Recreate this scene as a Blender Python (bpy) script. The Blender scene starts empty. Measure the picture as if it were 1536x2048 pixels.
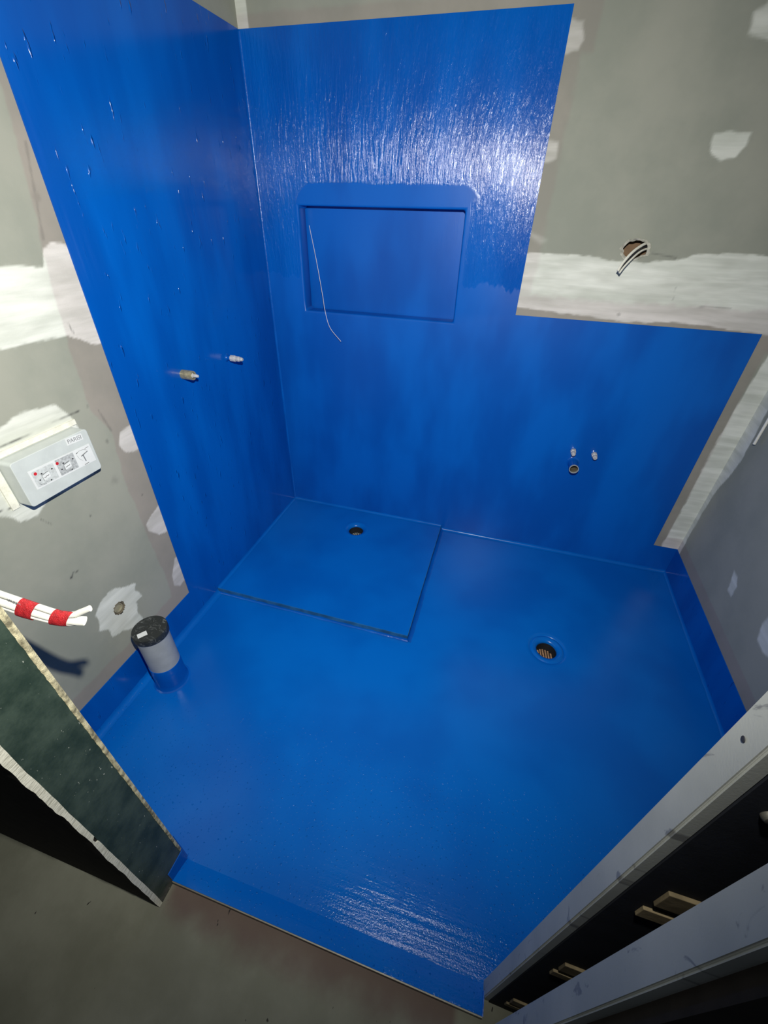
import bpy, bmesh, math, random
import numpy as np
from mathutils import Vector, Matrix
random.seed(4)
SC = bpy.context.scene
C = bpy.context.collection

# ------------------------------------------------------------------ camera, light, exposure
CAM_POS = (1.12208, -1.95161, 1.49256)
RIGHT = Vector((0.958979, 0.282581, 0.022528))
UP = Vector((-0.182146, 0.553341, 0.812796))
FWD = Vector((-0.217215, 0.783557, -0.582113))
cd = bpy.data.cameras.new('camera')
cam = bpy.data.objects.new('camera', cd); C.objects.link(cam)
cam.matrix_world = Matrix.Translation(CAM_POS) @ Matrix((RIGHT, UP, -FWD)).transposed().to_4x4()
cd.sensor_fit = 'HORIZONTAL'; cd.sensor_width = 36.0
cd.lens = 840.5 / 1536 * 36.0
cd.clip_start = 0.02
SC.camera = cam

w = bpy.data.worlds.new('world'); SC.world = w; w.use_nodes = True
w.node_tree.nodes['Background'].inputs[0].default_value = (0.62, 0.72, 0.9, 1)
w.node_tree.nodes['Background'].inputs[1].default_value = 0.08

ld = bpy.data.lights.new('head_torch', 'SPOT')
ld.energy = 144; ld.shadow_soft_size = 0.014
ld.spot_size = math.radians(150); ld.spot_blend = 1.0
ld.color = (1.0, 0.985, 0.925)
lamp = bpy.data.objects.new('head_torch', ld); C.objects.link(lamp)
lamp.location = (1.125, -1.838, 1.705)
lamp.rotation_euler = (Vector((0.42, -0.40, 0.86)) - Vector(lamp.location)).to_track_quat('-Z', 'Y').to_euler()

SC.view_settings.view_transform = 'Standard'
SC.view_settings.look = 'None'
SC.view_settings.gamma = 1
SC.view_settings.use_curve_mapping = False
SC.view_settings.exposure = 0.0

# ------------------------------------------------------------------ room sizes (metres)
W = 2.105        # room width
D = 1.722        # depth to the inner face of the front wall
YO = -1.829      # outer face of the front wall
JL, JR = 0.510, 1.337    # door opening
HC = 2.55        # ceiling
SK = 0.155       # height of the membrane upstand

# ------------------------------------------------------------------ helpers
def tag(o, label=None, cat=None, group=None, kind=None):
    if label: o['label'] = label
    if cat: o['category'] = cat
    if group: o['group'] = group
    if kind: o['kind'] = kind
    return o
def empty(name, loc, label, cat, group=None):
    o = bpy.data.objects.new(name, None); C.objects.link(o); o.location = loc
    o.empty_display_size = 0.02
    return tag(o, label, cat, group)
def link(name, me, mat=None, parent=None, smooth=False):
    o = bpy.data.objects.new(name, me); C.objects.link(o)
    if mat is not None: me.materials.append(mat)
    if parent is not None:
        o.parent = parent
        o.matrix_parent_inverse = Matrix.Translation(parent.location).inverted()
    if smooth:
        for p in me.polygons: p.use_smooth = True
    return o
def obj(name, bm, mat=None, parent=None, smooth=False):
    me = bpy.data.meshes.new(name); bmesh.ops.recalc_face_normals(bm, faces=bm.faces[:]); bm.to_mesh(me); bm.free()
    return link(name, me, mat, parent, smooth)
def add_box(bm, x0, x1, y0, y1, z0, z1):
    v = [bm.verts.new((x, y, z)) for x in (x0, x1) for y in (y0, y1) for z in (z0, z1)]
    for f in ((0,1,3,2),(4,6,7,5),(0,4,5,1),(2,3,7,6),(0,2,6,4),(1,5,7,3)): bm.faces.new([v[i] for i in f])
    return v
def box(name, x0, x1, y0, y1, z0, z1, mat, parent=None, bev=0.0):
    bm = bmesh.new(); add_box(bm, x0, x1, y0, y1, z0, z1)
    if bev: bmesh.ops.bevel(bm, geom=bm.edges[:], offset=bev, segments=3, affect='EDGES', profile=0.6)
    return obj(name, bm, mat, parent)
def frame_of(axis):
    a = Vector(axis).normalized(); t = Vector((0,0,1)) if abs(a.z) < 0.9 else Vector((1,0,0))
    u = a.cross(t).normalized(); return a, u, a.cross(u)
def lathe(name, base, axis, prof, mat, parent=None, n=48, smooth=True):
    """prof: list of (radius, height along axis)"""
    a, u, v = frame_of(axis); b = Vector(base); bm = bmesh.new(); rings = []
    for r, h in prof:
        if r < 1e-6: rings.append([bm.verts.new(b + a*h)])
        else: rings.append([bm.verts.new(b + a*h + (u*math.cos(t) + v*math.sin(t))*r) for t in [2*math.pi*i/n for i in range(n)]])
    for A, B in zip(rings[:-1], rings[1:]):
        for i in range(n):
            j = (i+1) % n
            if len(A) == 1 and len(B) == 1: continue
            if len(A) == 1: bm.faces.new((A[0], B[i], B[j]))
            elif len(B) == 1: bm.faces.new((A[i], A[j], B[0]))
            else: bm.faces.new((A[i], A[j], B[j], B[i]))
    o = obj(name, bm, mat, parent, smooth)
    if smooth:
        m = o.modifiers.new('edge', 'EDGE_SPLIT'); m.split_angle = math.radians(40)
    return o
def catmull(pts, n=10):
    P = [Vector(p) for p in pts]; P = [2*P[0]-P[1]] + P + [2*P[-1]-P[-2]]; out = []
    for i in range(1, len(P)-2):
        for k in range(n):
            t = k/n; p0, p1, p2, p3 = P[i-1:i+3]
            out.append(0.5*((2*p1) + (p2-p0)*t + (2*p0-5*p1+4*p2-p3)*t*t + (3*p1-p0-3*p2+p3)*t**3))
    out.append(P[-2]); return out
def sweep(name, pts, ra, rb, mat, parent=None, up=(0,0,1), n=12, cap=True, grow=None):
    """flat-oval tube: ra along the side direction, rb along 'up'"""
    bm = bmesh.new(); rings = []
    for i, p in enumerate(pts):
        t = (pts[min(i+1, len(pts)-1)] - pts[max(i-1, 0)]).normalized()
        s = t.cross(Vector(up)).normalized(); q = s.cross(t)
        rings.append([bm.verts.new(p + s*ra*math.cos(a) + q*rb*math.sin(a)) for a in [2*math.pi*k/n for k in range(n)]])
    for A, B in zip(rings[:-1], rings[1:]):
        for i in range(n): bm.faces.new((A[i], A[(i+1) % n], B[(i+1) % n], B[i]))
    if cap: bm.faces.new(rings[0][::-1]); bm.faces.new(rings[-1])
    o = obj(name, bm, mat, parent, True)
    m = o.modifiers.new('edge', 'EDGE_SPLIT'); m.split_angle = math.radians(50)
    return o

# ------------------------------------------------------------------ materials
class NT:
    def __init__(s, name, rough=0.8, spec=0.3):
        s.m = bpy.data.materials.new(name); s.m.use_nodes = True; s.t = s.m.node_tree
        s.b = s.t.nodes['Principled BSDF']; s.b.inputs['Roughness'].default_value = rough
        s.b.inputs['Specular IOR Level'].default_value = spec
        s.co = s.t.nodes.new('ShaderNodeTexCoord').outputs['Object']
    def L(s, a, b): s.t.links.new(a, b)
    def val(s, sock, v):
        if hasattr(v, 'is_linked') or hasattr(v, 'links'): s.L(v, sock)
        else: sock.default_value = v
    def map(s, scale=(1,1,1), loc=(0,0,0)):
        n = s.t.nodes.new('ShaderNodeMapping'); n.inputs['Scale'].default_value = scale; n.inputs['Location'].default_value = loc
        s.L(s.co, n.inputs['Vector']); return n.outputs[0]
    def noise(s, scale=5, detail=4, rough=0.5, vec=None, dist=0):
        n = s.t.nodes.new('ShaderNodeTexNoise'); n.inputs['Scale'].default_value = scale
        n.inputs['Detail'].default_value = detail; n.inputs['Roughness'].default_value = rough; n.inputs['Distortion'].default_value = dist
        s.L(vec if vec is not None else s.co, n.inputs['Vector']); return n.outputs['Fac']
    def ramp(s, f, a, b, c=0.0, d=1.0, smooth=True):
        n = s.t.nodes.new('ShaderNodeMapRange'); n.interpolation_type = 'SMOOTHSTEP' if smooth else 'LINEAR'
        s.L(f, n.inputs[0])
        for k, v in zip((1,2,3,4), (a,b,c,d)): n.inputs[k].default_value = v
        return n.outputs[0]
    def math(s, op, a, b=0.0, c=0.0):
        n = s.t.nodes.new('ShaderNodeMath'); n.operation = op
        for i, v in enumerate((a, b, c)): s.val(n.inputs[i], v)
        return n.outputs[0]
    def mix(s, f, a, b, mode='MIX'):
        n = s.t.nodes.new('ShaderNodeMix'); n.data_type = 'RGBA'; n.blend_type = mode
        s.val(n.inputs[0], f)
        for i, v in ((6, a), (7, b)):
            if isinstance(v, tuple): n.inputs[i].default_value = (*v, 1)
            else: s.L(v, n.inputs[i])
        return n.outputs[2]
    def sep(s):
        n = s.t.nodes.new('ShaderNodeSeparateXYZ'); s.L(s.co, n.inputs[0]); return n.outputs
    def attr(s, name):
        n = s.t.nodes.new('ShaderNodeAttribute'); n.attribute_name = name
        q = s.t.nodes.new('ShaderNodeSeparateColor'); s.L(n.outputs['Color'], q.inputs[0]); return q.outputs
    def color(s, v):
        if isinstance(v, tuple): s.b.inputs['Base Color'].default_value = (*v, 1)
        else: s.L(v, s.b.inputs['Base Color'])
    def bump(s, h, strength=1.0, dist=0.001):
        n = s.t.nodes.new('ShaderNodeBump'); n.inputs['Strength'].default_value = strength; n.inputs['Distance'].default_value = dist
        s.L(h, n.inputs['Height']); s.L(n.outputs[0], s.b.inputs['Normal'])
    def rough(s, v): s.val(s.b.inputs['Roughness'], v)

def simple(name, col, rough=0.6, spec=0.4, metal=0.0, var=0.12, scale=30, bump=0.0002):
    t = NT(name, rough, spec); t.b.inputs['Metallic'].default_value = metal
    n = t.noise(scale, 4)
    t.color(t.mix(t.ramp(n, 0.3, 0.7), tuple(c*(1-var) for c in col), tuple(min(1, c*(1+var)) for c in col)))
    if bump: t.bump(t.noise(scale*6, 3), 1.0, bump)
    return t.m

BLUE_D = (0.0003, 0.080, 0.40); BLUE_L = (0.0005, 0.112, 0.50)

def wall_board(name):
    t = NT(name, 0.82, 0.18); a = t.attr('coat')
    big = t.noise(3.0, 5, 0.6)
    base = t.mix(t.ramp(big, 0.35, 0.65), (0.285, 0.300, 0.250), (0.345, 0.350, 0.292))
    streak = t.noise(1.0, 4, 0.6, t.map((2.2, 2.2, 24)), 0.4)
    pl = t.mix(t.ramp(streak, 0.30, 0.70), (0.62, 0.645, 0.57), (0.82, 0.835, 0.76))
    base = t.mix(a[1], base, t.mix(1.0, base, (0.97, 0.87, 0.90), 'MULTIPLY'))
    pl = t.mix(a[1], pl, t.mix(1.0, pl, (0.89, 0.83, 0.86), 'MULTIPLY'))
    c = t.mix(a[0], base, pl)
    c = t.mix(a[2], c, (0.05, 0.05, 0.05))
    t.color(c)
    h = t.math('ADD', t.math('MULTIPLY', t.noise(500, 2), 0.25), t.math('MULTIPLY', a[0], t.noise(90, 4, 0.6, t.map((1, 1, 2.5)))))
    t.bump(h, 0.6, 0.0006)
    return t.m

# ---- blue membrane, four coats with their own brush direction
def mem_back():
    t = NT('waterproof_membrane_back', 0.3, 0.42); x, y, z = t.sep()
    t.color(t.mix(t.ramp(t.noise(2.2, 3, 0.5, t.map((2.2, 1, 0.8))), 0.35, 0.65), BLUE_D, BLUE_L))
    # smooth reinforcing band around the niche
    dx = t.math('SUBTRACT', t.math('ABSOLUTE', t.math('SUBTRACT', x, 0.545)), 0.30)
    dz = t.math('SUBTRACT', t.math('ABSOLUTE', t.math('SUBTRACT', z, 1.29)), 0.21)
    dx = t.math('MAXIMUM', dx, 0.0); dz = t.math('MAXIMUM', dz, 0.0)
    d = t.math('SQRT', t.math('ADD', t.math('MULTIPLY', dx, dx), t.math('MULTIPLY', dz, dz)))
    d = t.math('ADD', d, t.math('MULTIPLY', t.math('SUBTRACT', t.noise(9, 3), 0.5), 0.03))
    out = t.ramp(d, 0.072, 0.082)
    low = t.ramp(t.math('ADD', z, t.math('MULTIPLY', t.math('SUBTRACT', t.noise(14, 3, 0.6, t.map((1, 1, .3))), 0.5), 0.12)), 1.245, 1.262)
    # right of the niche the brushed band reaches the opening
    rt = t.math('MULTIPLY', t.ramp(x, 0.875, 0.90), t.ramp(z, 1.545, 1.52))
    area = t.math('MULTIPLY', t.math('MAXIMUM', out, rt), low)
    s1 = t.noise(1.0, 5, 0.62, t.map((95, 40, 13)), 0.6)
    s2 = t.noise(1.0, 3, 0.6, t.map((260, 60, 40)))
    h = t.math('ADD', t.math('SUBTRACT', s1, 0.5), t.math('MULTIPLY', t.math('SUBTRACT', s2, 0.5), 0.30))
    h = t.math('MULTIPLY', h, t.math('ADD', t.math('MULTIPLY', area, 0.96), 0.04))
    step = t.math('MULTIPLY', t.ramp(d, 0.07, 0.086), t.ramp(z, 1.30, 1.50))
    h = t.math('ADD', h, t.math('MULTIPLY', step, -0.30))
    h = t.math('ADD', h, t.math('MULTIPLY', t.noise(26, 3), 0.05))
    t.bump(h, 1.0, 0.0025)
    t.rough(t.ramp(area, 0, 1, 0.32, 0.17))
    return t.m
def mem_left():
    t = NT('waterproof_membrane_left', 0.17, 0.38)
    t.color(t.mix(t.ramp(t.noise(2.4, 3, 0.5, t.map((1, 2.4, 0.6))), 0.35, 0.65), BLUE_D, BLUE_L))
    s1 = t.noise(1.0, 3, 0.5, t.map((40, 34, 5)))
    sp = t.ramp(t.noise(1.0, 2, 0.5, t.map((60, 75, 17))), 0.66, 0.80)
    h = t.math('ADD', t.math('MULTIPLY', s1, 0.22), t.math('MULTIPLY', sp, 1.1))
    t.bump(h, 1.0, 0.0028)
    return t.m
def mem_floor():
    t = NT('waterproof_membrane_floor', 0.26, 0.30); x, y, z = t.sep()
    t.color(t.mix(t.ramp(t.noise(2.6, 3, 0.5), 0.35, 0.65), (0.0003, 0.105, 0.46), (0.0005, 0.132, 0.53)))
    # brush strokes run across the floor by the doorway, smooth elsewhere
    wob = t.math('MULTIPLY', t.math('SUBTRACT', t.noise(22, 4, 0.75), 0.5), 0.34)
    near = t.math('MULTIPLY', t.ramp(t.math('ADD', y, wob), -1.56, -1.70), t.ramp(t.math('ADD', x, wob), 0.80, 1.00))
    b1 = t.math('SUBTRACT', t.noise(1.0, 2, 0.5, t.map((4, 62, 1)), 0.15), 0.5)
    b2 = t.math('SUBTRACT', t.noise(1.0, 3, 0.6, t.map((190, 230, 1))), 0.5)
    sp = t.ramp(t.noise(1.0, 1, 0.4, t.map((150, 150, 1))), 0.66, 0.80)
    t.rough(t.ramp(near, 0.0, 1.0, 0.24, 0.12))
    r1 = t.math('SUBTRACT', t.noise(1.0, 3, 0.5, t.map((90, 9, 1))), 0.5)
    h = t.math('MULTIPLY', t.math('ADD', t.math('MULTIPLY', b1, 1.0), t.math('MULTIPLY', b2, 0.42)), t.math('ADD', t.math('MULTIPLY', near, 0.95), 0.03))
    h = t.math('ADD', h, t.math('MULTIPLY', t.math('MULTIPLY', sp, t.ramp(y, -1.15, -1.45)), 0.55))
    h = t.math('ADD', h, t.math('MULTIPLY', r1, 0.07))
    h = t.math('ADD', h, t.math('MULTIPLY', t.noise(7, 2), 0.15))
    t.bump(h, 1.0, 0.0024)
    return t.m
def mem_plain():
    t = NT('waterproof_membrane_plain', 0.25, 0.5)
    t.color(t.mix(t.ramp(t.noise(5, 3), 0.35, 0.65), BLUE_D, BLUE_L))
    t.bump(t.noise(60, 4), 0.8, 0.0015)
    return t.m
M_BACK, M_LEFT, M_FLOOR, M_BLUE = mem_back(), mem_left(), mem_floor(), mem_plain()

def slab_mat():
    t = NT('concrete_slab', 0.75, 0.25); x, y, z = t.sep()
    c = t.mix(t.ramp(t.noise(4, 6, 0.6), 0.3, 0.7), (0.150, 0.152, 0.112), (0.215, 0.218, 0.168))
    dy = t.math('ADD', y, t.math('MULTIPLY', t.math('SUBTRACT', t.noise(11, 4), 0.5), 0.09))
    stain = t.math('MULTIPLY', t.ramp(dy, -1.87, -1.795), t.math('MULTIPLY', t.ramp(x, 0.50, 0.53), t.ramp(x, 1.29, 1.27)))
    c = t.mix(t.math('MULTIPLY', stain, 0.75), c, (0.105, 0.062, 0.055))
    c = t.mix(t.ramp(t.noise(1.0, 2, 0.5, t.map((60, 34, 1))), 0.715, 0.75), c, (0.025, 0.022, 0.02))
    c = t.mix(t.ramp(t.noise(16, 3, 0.6), 0.73, 0.80), c, (0.30, 0.30, 0.26))
    t.color(c); t.bump(t.noise(120, 4), 0.5, 0.0008)
    return t.m
def jamb_green():
    t = NT('scuffed_dark_green_board', 0.55, 0.35); x, y, z = t.sep()
    c = t.mix(t.ramp(t.noise(14, 6, 0.65), 0.3, 0.7), (0.018, 0.034, 0.023), (0.054, 0.080, 0.058))
    c = t.mix(t.math('MULTIPLY', t.ramp(z, 0.16, 0.0), t.ramp(t.noise(18, 5, 0.7), 0.35, 0.7)), c, (0.10, 0.10, 0.09))
    c = t.mix(t.ramp(t.noise(75, 2, 0.6, t.map((1, 1.8, 1))), 0.705, 0.76), c, (0.34, 0.36, 0.31))
    t.color(c); t.bump(t.noise(150, 4), 0.6, 0.0008)
    return t.m
def plaster_edge():
    t = NT('cut_plaster_core', 0.9, 0.1)
    n = t.noise(1.0, 4, 0.6, t.map((120, 60, 420)))
    t.color(t.mix(t.ramp(n, 0.3, 0.6), (0.45, 0.44, 0.34), (0.80, 0.78, 0.64)))
    t.bump(n, 0.7, 0.0015); return t.m
def steel_paint():
    t = NT('pale_painted_steel', 0.45, 0.4); x, y, z = t.sep()
    c = t.mix(t.ramp(t.noise(7, 4), 0.3, 0.7), (0.34, 0.35, 0.315), (0.42, 0.43, 0.39))
    c = t.mix(t.math('MULTIPLY', t.ramp(t.noise(1.0, 4, 0.6, t.map((1, 45, 22)), 0.8), 0.62, 0.70), 0.7), c, (0.12, 0.12, 0.12))
    t.color(c); t.bump(t.noise(400, 2), 0.3, 0.0003); return t.m
def cap_mat():
    t = NT('scuffed_black_rubber', 0.5, 0.4)
    n = t.noise(1.0, 5, 0.7, t.map((40, 75, 60)), 1.2)
    t.color(t.mix(t.ramp(n, 0.52, 0.72), (0.022, 0.025, 0.024), (0.16, 0.17, 0.165))); t.bump(n, 0.5, 0.001); return t.m

M_BOARD = wall_board('plasterboard')
M_SLAB, M_JAMB, M_CORE, M_STEEL, M_CAP = slab_mat(), jamb_green(), plaster_edge(), steel_paint(), cap_mat()
M_BEAD = simple('grubby_yellowed_bead', (0.42, 0.38, 0.24), 0.8, 0.2, var=0.65, scale=70, bump=0.001)
M_DARK = simple('shade_darkened_outer_face', (0.028, 0.024, 0.021), 0.9, 0.1)  # shade on the unlit outer board faces, put into a near-black colour
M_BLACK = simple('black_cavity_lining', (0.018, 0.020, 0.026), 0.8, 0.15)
M_TIMBER = simple('pale_pine_batten', (0.24, 0.19, 0.11), 0.7, 0.2, var=0.3)
M_ALU = simple('aluminium_angle', (0.20, 0.19, 0.16), 0.5, 0.4, 0.6)
M_TRIM = simple('dull_coated_angle', (0.02, 0.12, 0.27), 0.5, 0.3, var=0.3, scale=18)
M_GREY = simple('grey_pvc', (0.36, 0.38, 0.38), 0.45, 0.4, var=0.06)
M_BOXG = simple('light_grey_plastic', (0.56, 0.60, 0.58), 0.5, 0.35, var=0.04)
M_LABEL = simple('white_paper_label', (0.72, 0.74, 0.73), 0.6, 0.3, var=0.03)
M_LABELG = simple('grey_printed_panel', (0.44, 0.46, 0.46), 0.6, 0.3, var=0.22, scale=160)
M_LABELL = simple('light_printed_panel', (0.56, 0.59, 0.58), 0.6, 0.3, var=0.12, scale=160)
M_INK = simple('black_ink', (0.03, 0.03, 0.035), 0.6, 0.3, bump=0)
M_INKG = simple('grey_ink', (0.20, 0.21, 0.22), 0.6, 0.3, bump=0)
M_RED = simple('red_ink', (0.55, 0.02, 0.03), 0.5, 0.3, bump=0)
M_TAPE = simple('red_tape', (0.56, 0.025, 0.03), 0.32, 0.5, var=0.25, scale=120, bump=0.002)
M_CABLE = simple('white_cable_sheath', (0.80, 0.79, 0.70), 0.5, 0.35, var=0.03)
M_CABLEB = simple('black_conductor', (0.02, 0.02, 0.025), 0.4, 0.4)
M_WIRE = simple('thin_pale_wire', (0.72, 0.70, 0.78), 0.4, 0.4)
M_BRASS = simple('weathered_brass', (0.50, 0.43, 0.24), 0.42, 0.5, 0.6, var=0.2, scale=90)
M_PLUG = simple('grey_white_plastic_plug', (0.50, 0.50, 0.50), 0.45, 0.4, var=0.15, scale=120)
M_GRATE = simple('tan_drain_grate', (0.42, 0.25, 0.15), 0.5, 0.4, var=0.3, scale=70)
M_GRATEG = simple('grey_drain_grate', (0.42, 0.42, 0.38), 0.5, 0.4, var=0.3, scale=70)
M_HOLE = simple('beige_pipe_lining', (0.17, 0.145, 0.10), 0.8, 0.2)
M_INSUL = simple('brown_cavity_lining', (0.20, 0.13, 0.08), 0.9, 0.1)

# ------------------------------------------------------------------ wall sheets with filled joints, patches and marks
def vnoise(u, v, seed, octs=3):
    out = np.zeros_like(u); amp = 1.0; tot = 0
    for o in range(octs):
        rs = np.random.RandomState(seed + 17*o); T = rs.rand(64, 64)
        iu, iv = np.floor(u).astype(int), np.floor(v).astype(int); fu, fv = u-iu, v-iv
        fu = fu*fu*(3-2*fu); fv = fv*fv*(3-2*fv)
        g = lambda a, b: T[a % 64, b % 64]
        out += amp*((g(iu,iv)*(1-fu)+g(iu+1,iv)*fu)*(1-fv) + (g(iu,iv+1)*(1-fu)+g(iu+1,iv+1)*fu)*fv)
        tot += amp; amp *= 0.5; u = u*2.03; v = v*2.03
    return out/tot - 0.5
def sdf(u, v, poly):
    """signed distance, positive inside"""
    d = np.full(u.shape, 1e9); ins = np.zeros(u.shape, bool); n = len(poly)
    for i in range(n):
        ax, ay = poly[i]; bx, by = poly[(i+1) % n]
        ex, ey = bx-ax, by-ay; t = np.clip(((u-ax)*ex + (v-ay)*ey)/(ex*ex+ey*ey+1e-12), 0, 1)
        d = np.minimum(d, np.hypot(u-ax-t*ex, v-ay-t*ey))
        if abs(by-ay) > 1e-12:
            c = ((ay > v) != (by > v)) & (u < (bx-ax)*(v-ay)/(by-ay)+ax); ins ^= c
    return np.where(ins, d, -d)
def line_d(u, v, pts):
    d = np.full(u.shape, 1e9)
    for (ax, ay), (bx, by) in zip(pts[:-1], pts[1:]):
        ex, ey = bx-ax, by-ay; t = np.clip(((u-ax)*ex + (v-ay)*ey)/(ex*ex+ey*ey+1e-12), 0, 1)
        d = np.minimum(d, np.hypot(u-ax-t*ex, v-ay-t*ey))
    return d
def sheet(name, us, vs, place, layers, marks=(), holes=(), lines=()):
    """grid of the wall board; layers: (channel, poly, strength, edge softness, edge roughness)"""
    U, V = np.meshgrid(us, vs, indexing='ij'); nu, nv = U.shape
    col = np.zeros((nu, nv, 4)); col[..., 3] = 1
    for k, (ch, poly, st, soft, rg) in enumerate(layers):
        nz = vnoise(U*28, V*28, 100+k, 4)
        s = sdf(U, V, poly) + nz*rg
        m = np.clip(s/soft + 0.5, 0, 1); m = m*m*(3-2*m)*st
        if ch == 0: m = m*(0.88 + 0.5*vnoise(U*14, V*50, 300+k, 3))
        col[..., ch] = np.maximum(col[..., ch], np.clip(m, 0, 1))
    for pts, wd, st in lines:
        d = line_d(U, V, pts) + vnoise(U*60, V*60, 7, 2)*wd
        col[..., 2] = np.maximum(col[..., 2], np.clip(1.2-d/wd, 0, 1)*st)
    for cx, cy, r, st in marks:
        d = np.hypot(U-cx, V-cy) + vnoise(U*60, V*60, 9, 3)*r*1.6
        col[..., 2] = np.maximum(col[..., 2], np.clip(1.2-d/r, 0, 1)*st)
    P = place(U, V).reshape(-1, 3)
    keep = np.ones((nu-1, nv-1), bool); cu = (us[1:]+us[:-1])/2; cv = (vs[1:]+vs[:-1])/2
    CU, CV = np.meshgrid(cu, cv, indexing='ij')
    for poly in holes: keep &= ~(sdf(CU, CV, poly) > 0)
    idx = np.arange(nu*nv).reshape(nu, nv)
    q = np.stack([idx[:-1,:-1], idx[1:,:-1], idx[1:,1:], idx[:-1,1:]], -1)[keep]
    me = bpy.data.meshes.new(name); nf = len(q)
    me.vertices.add(nu*nv); me.vertices.foreach_set('co', P.astype(np.float32).ravel())
    me.loops.add(nf*4); me.loops.foreach_set('vertex_index', q.astype(np.int32).ravel())
    me.polygons.add(nf); me.polygons.foreach_set('loop_start', (np.arange(nf)*4).astype(np.int32))
    me.update(calc_edges=True)
    at = me.color_attributes.new('coat', 'FLOAT_COLOR', 'POINT'); at.data.foreach_set('color', col.reshape(-1, 4).astype(np.float32).ravel())
    return tag(link(name, me, M_BOARD), kind='structure')
def rect(a, b, c, d): return [(a, c), (b, c), (b, d), (a, d)]
def circle(cx, cy, rx, ry, n=20, j=0.0, seed=1):
    r = random.Random(seed)
    return [(cx + rx*(1+r.uniform(-j, j))*math.cos(2*math.pi*i/n), cy + ry*(1+r.uniform(-j, j))*math.sin(2*math.pi*i/n)) for i in range(n)]

HOLE_B = circle(1.487, 1.402, 0.041, 0.028, 22, 0.13, 3)
NICHE = rect(0.170, 0.874, 1.101, 1.511)
band_b = [(1.0,1.375),(1.119,1.375),(1.182,1.378),(1.342,1.373),(1.44,1.363),(1.532,1.363),(1.625,1.375),(1.711,1.396),(1.80,1.402),(1.9,1.396),(2.2,1.388),
          (2.2,1.155),(2.012,1.155),(1.889,1.166),(1.701,1.178),(1.60,1.168),(1.531,1.164),(1.438,1.171),(1.12,1.186),(1.0,1.186)]
wall_back = sheet('wall_back', np.arange(-0.005, W+0.006, 0.005), np.arange(-0.06, HC+0.01, 0.005),
    lambda U, V: np.stack([U, np.zeros_like(U), V], -1),
    [(0, band_b, 1.0, 0.006, 0.014),
     (0, [(1.10,1.975),(1.155,1.966),(1.165,1.925),(1.155,1.903),(1.10,1.896)], 0.75, 0.010, 0.012),
     (0, [(1.10,1.70),(1.150,1.694),(1.156,1.65),(1.128,1.638),(1.10,1.64)], 0.65, 0.012, 0.010),
     (0, [(1.11,1.44),(1.176,1.419),(1.158,1.405)], 0.35, 0.02, 0.01),
     (0, [(1.604,1.709),(1.65,1.716),(1.706,1.713),(1.703,1.680),(1.687,1.653),(1.648,1.645),(1.612,1.668)], 0.92, 0.008, 0.012),
     (0, [(1.63,2.02),(1.622,1.971),(1.599,1.959),(1.600,1.919),(1.70,1.895),(1.75,2.0)], 0.8, 0.012, 0.014),
     (0, [(2.05,1.17),(2.046,1.081),(2.038,0.976),(2.030,0.763),(2.030,0.60),(2.036,0.423),(2.031,0.26),(2.030,0.1),(2.2,0.1),(2.2,1.17)], 0.95, 0.004, 0.006),
     (0, [(-0.1,2.6),(0.036,2.6),(0.042,2.0),(0.04,1.95),(-0.1,1.95)], 0.9, 0.005, 0.006),
     (1, rect(1.05, 2.2, 1.10, 1.232), 1.0, 0.02, 0.03),
     (1, rect(1.05, 1.165, 1.2, 2.1), 0.75, 0.02, 0.02), (1, rect(-0.1, 1.2, 1.9, 2.035), 0.8, 0.015, 0.01),
     (1, rect(1.9, 2.2, 0.0, 0.215), 1.0, 0.006, 0.01), (1, rect(1.95, 2.035, 0.1, 1.2), 0.8, 0.006, 0.006)],
    marks=[(1.50, 1.188, 0.006, 0.4)],
    lines=[([(1.545,1.392),(1.59,1.386),(1.625,1.381)], 0.0035, 0.4), ([(1.66,1.29),(1.665,1.25)], 0.0025, 0.25), ([(1.75,1.232),(1.86,1.236)], 0.003, 0.4)],
    holes=[HOLE_B, NICHE])
wall_back.data.polygons.foreach_set('use_smooth', [False]*len(wall_back.data.polygons))

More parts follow.
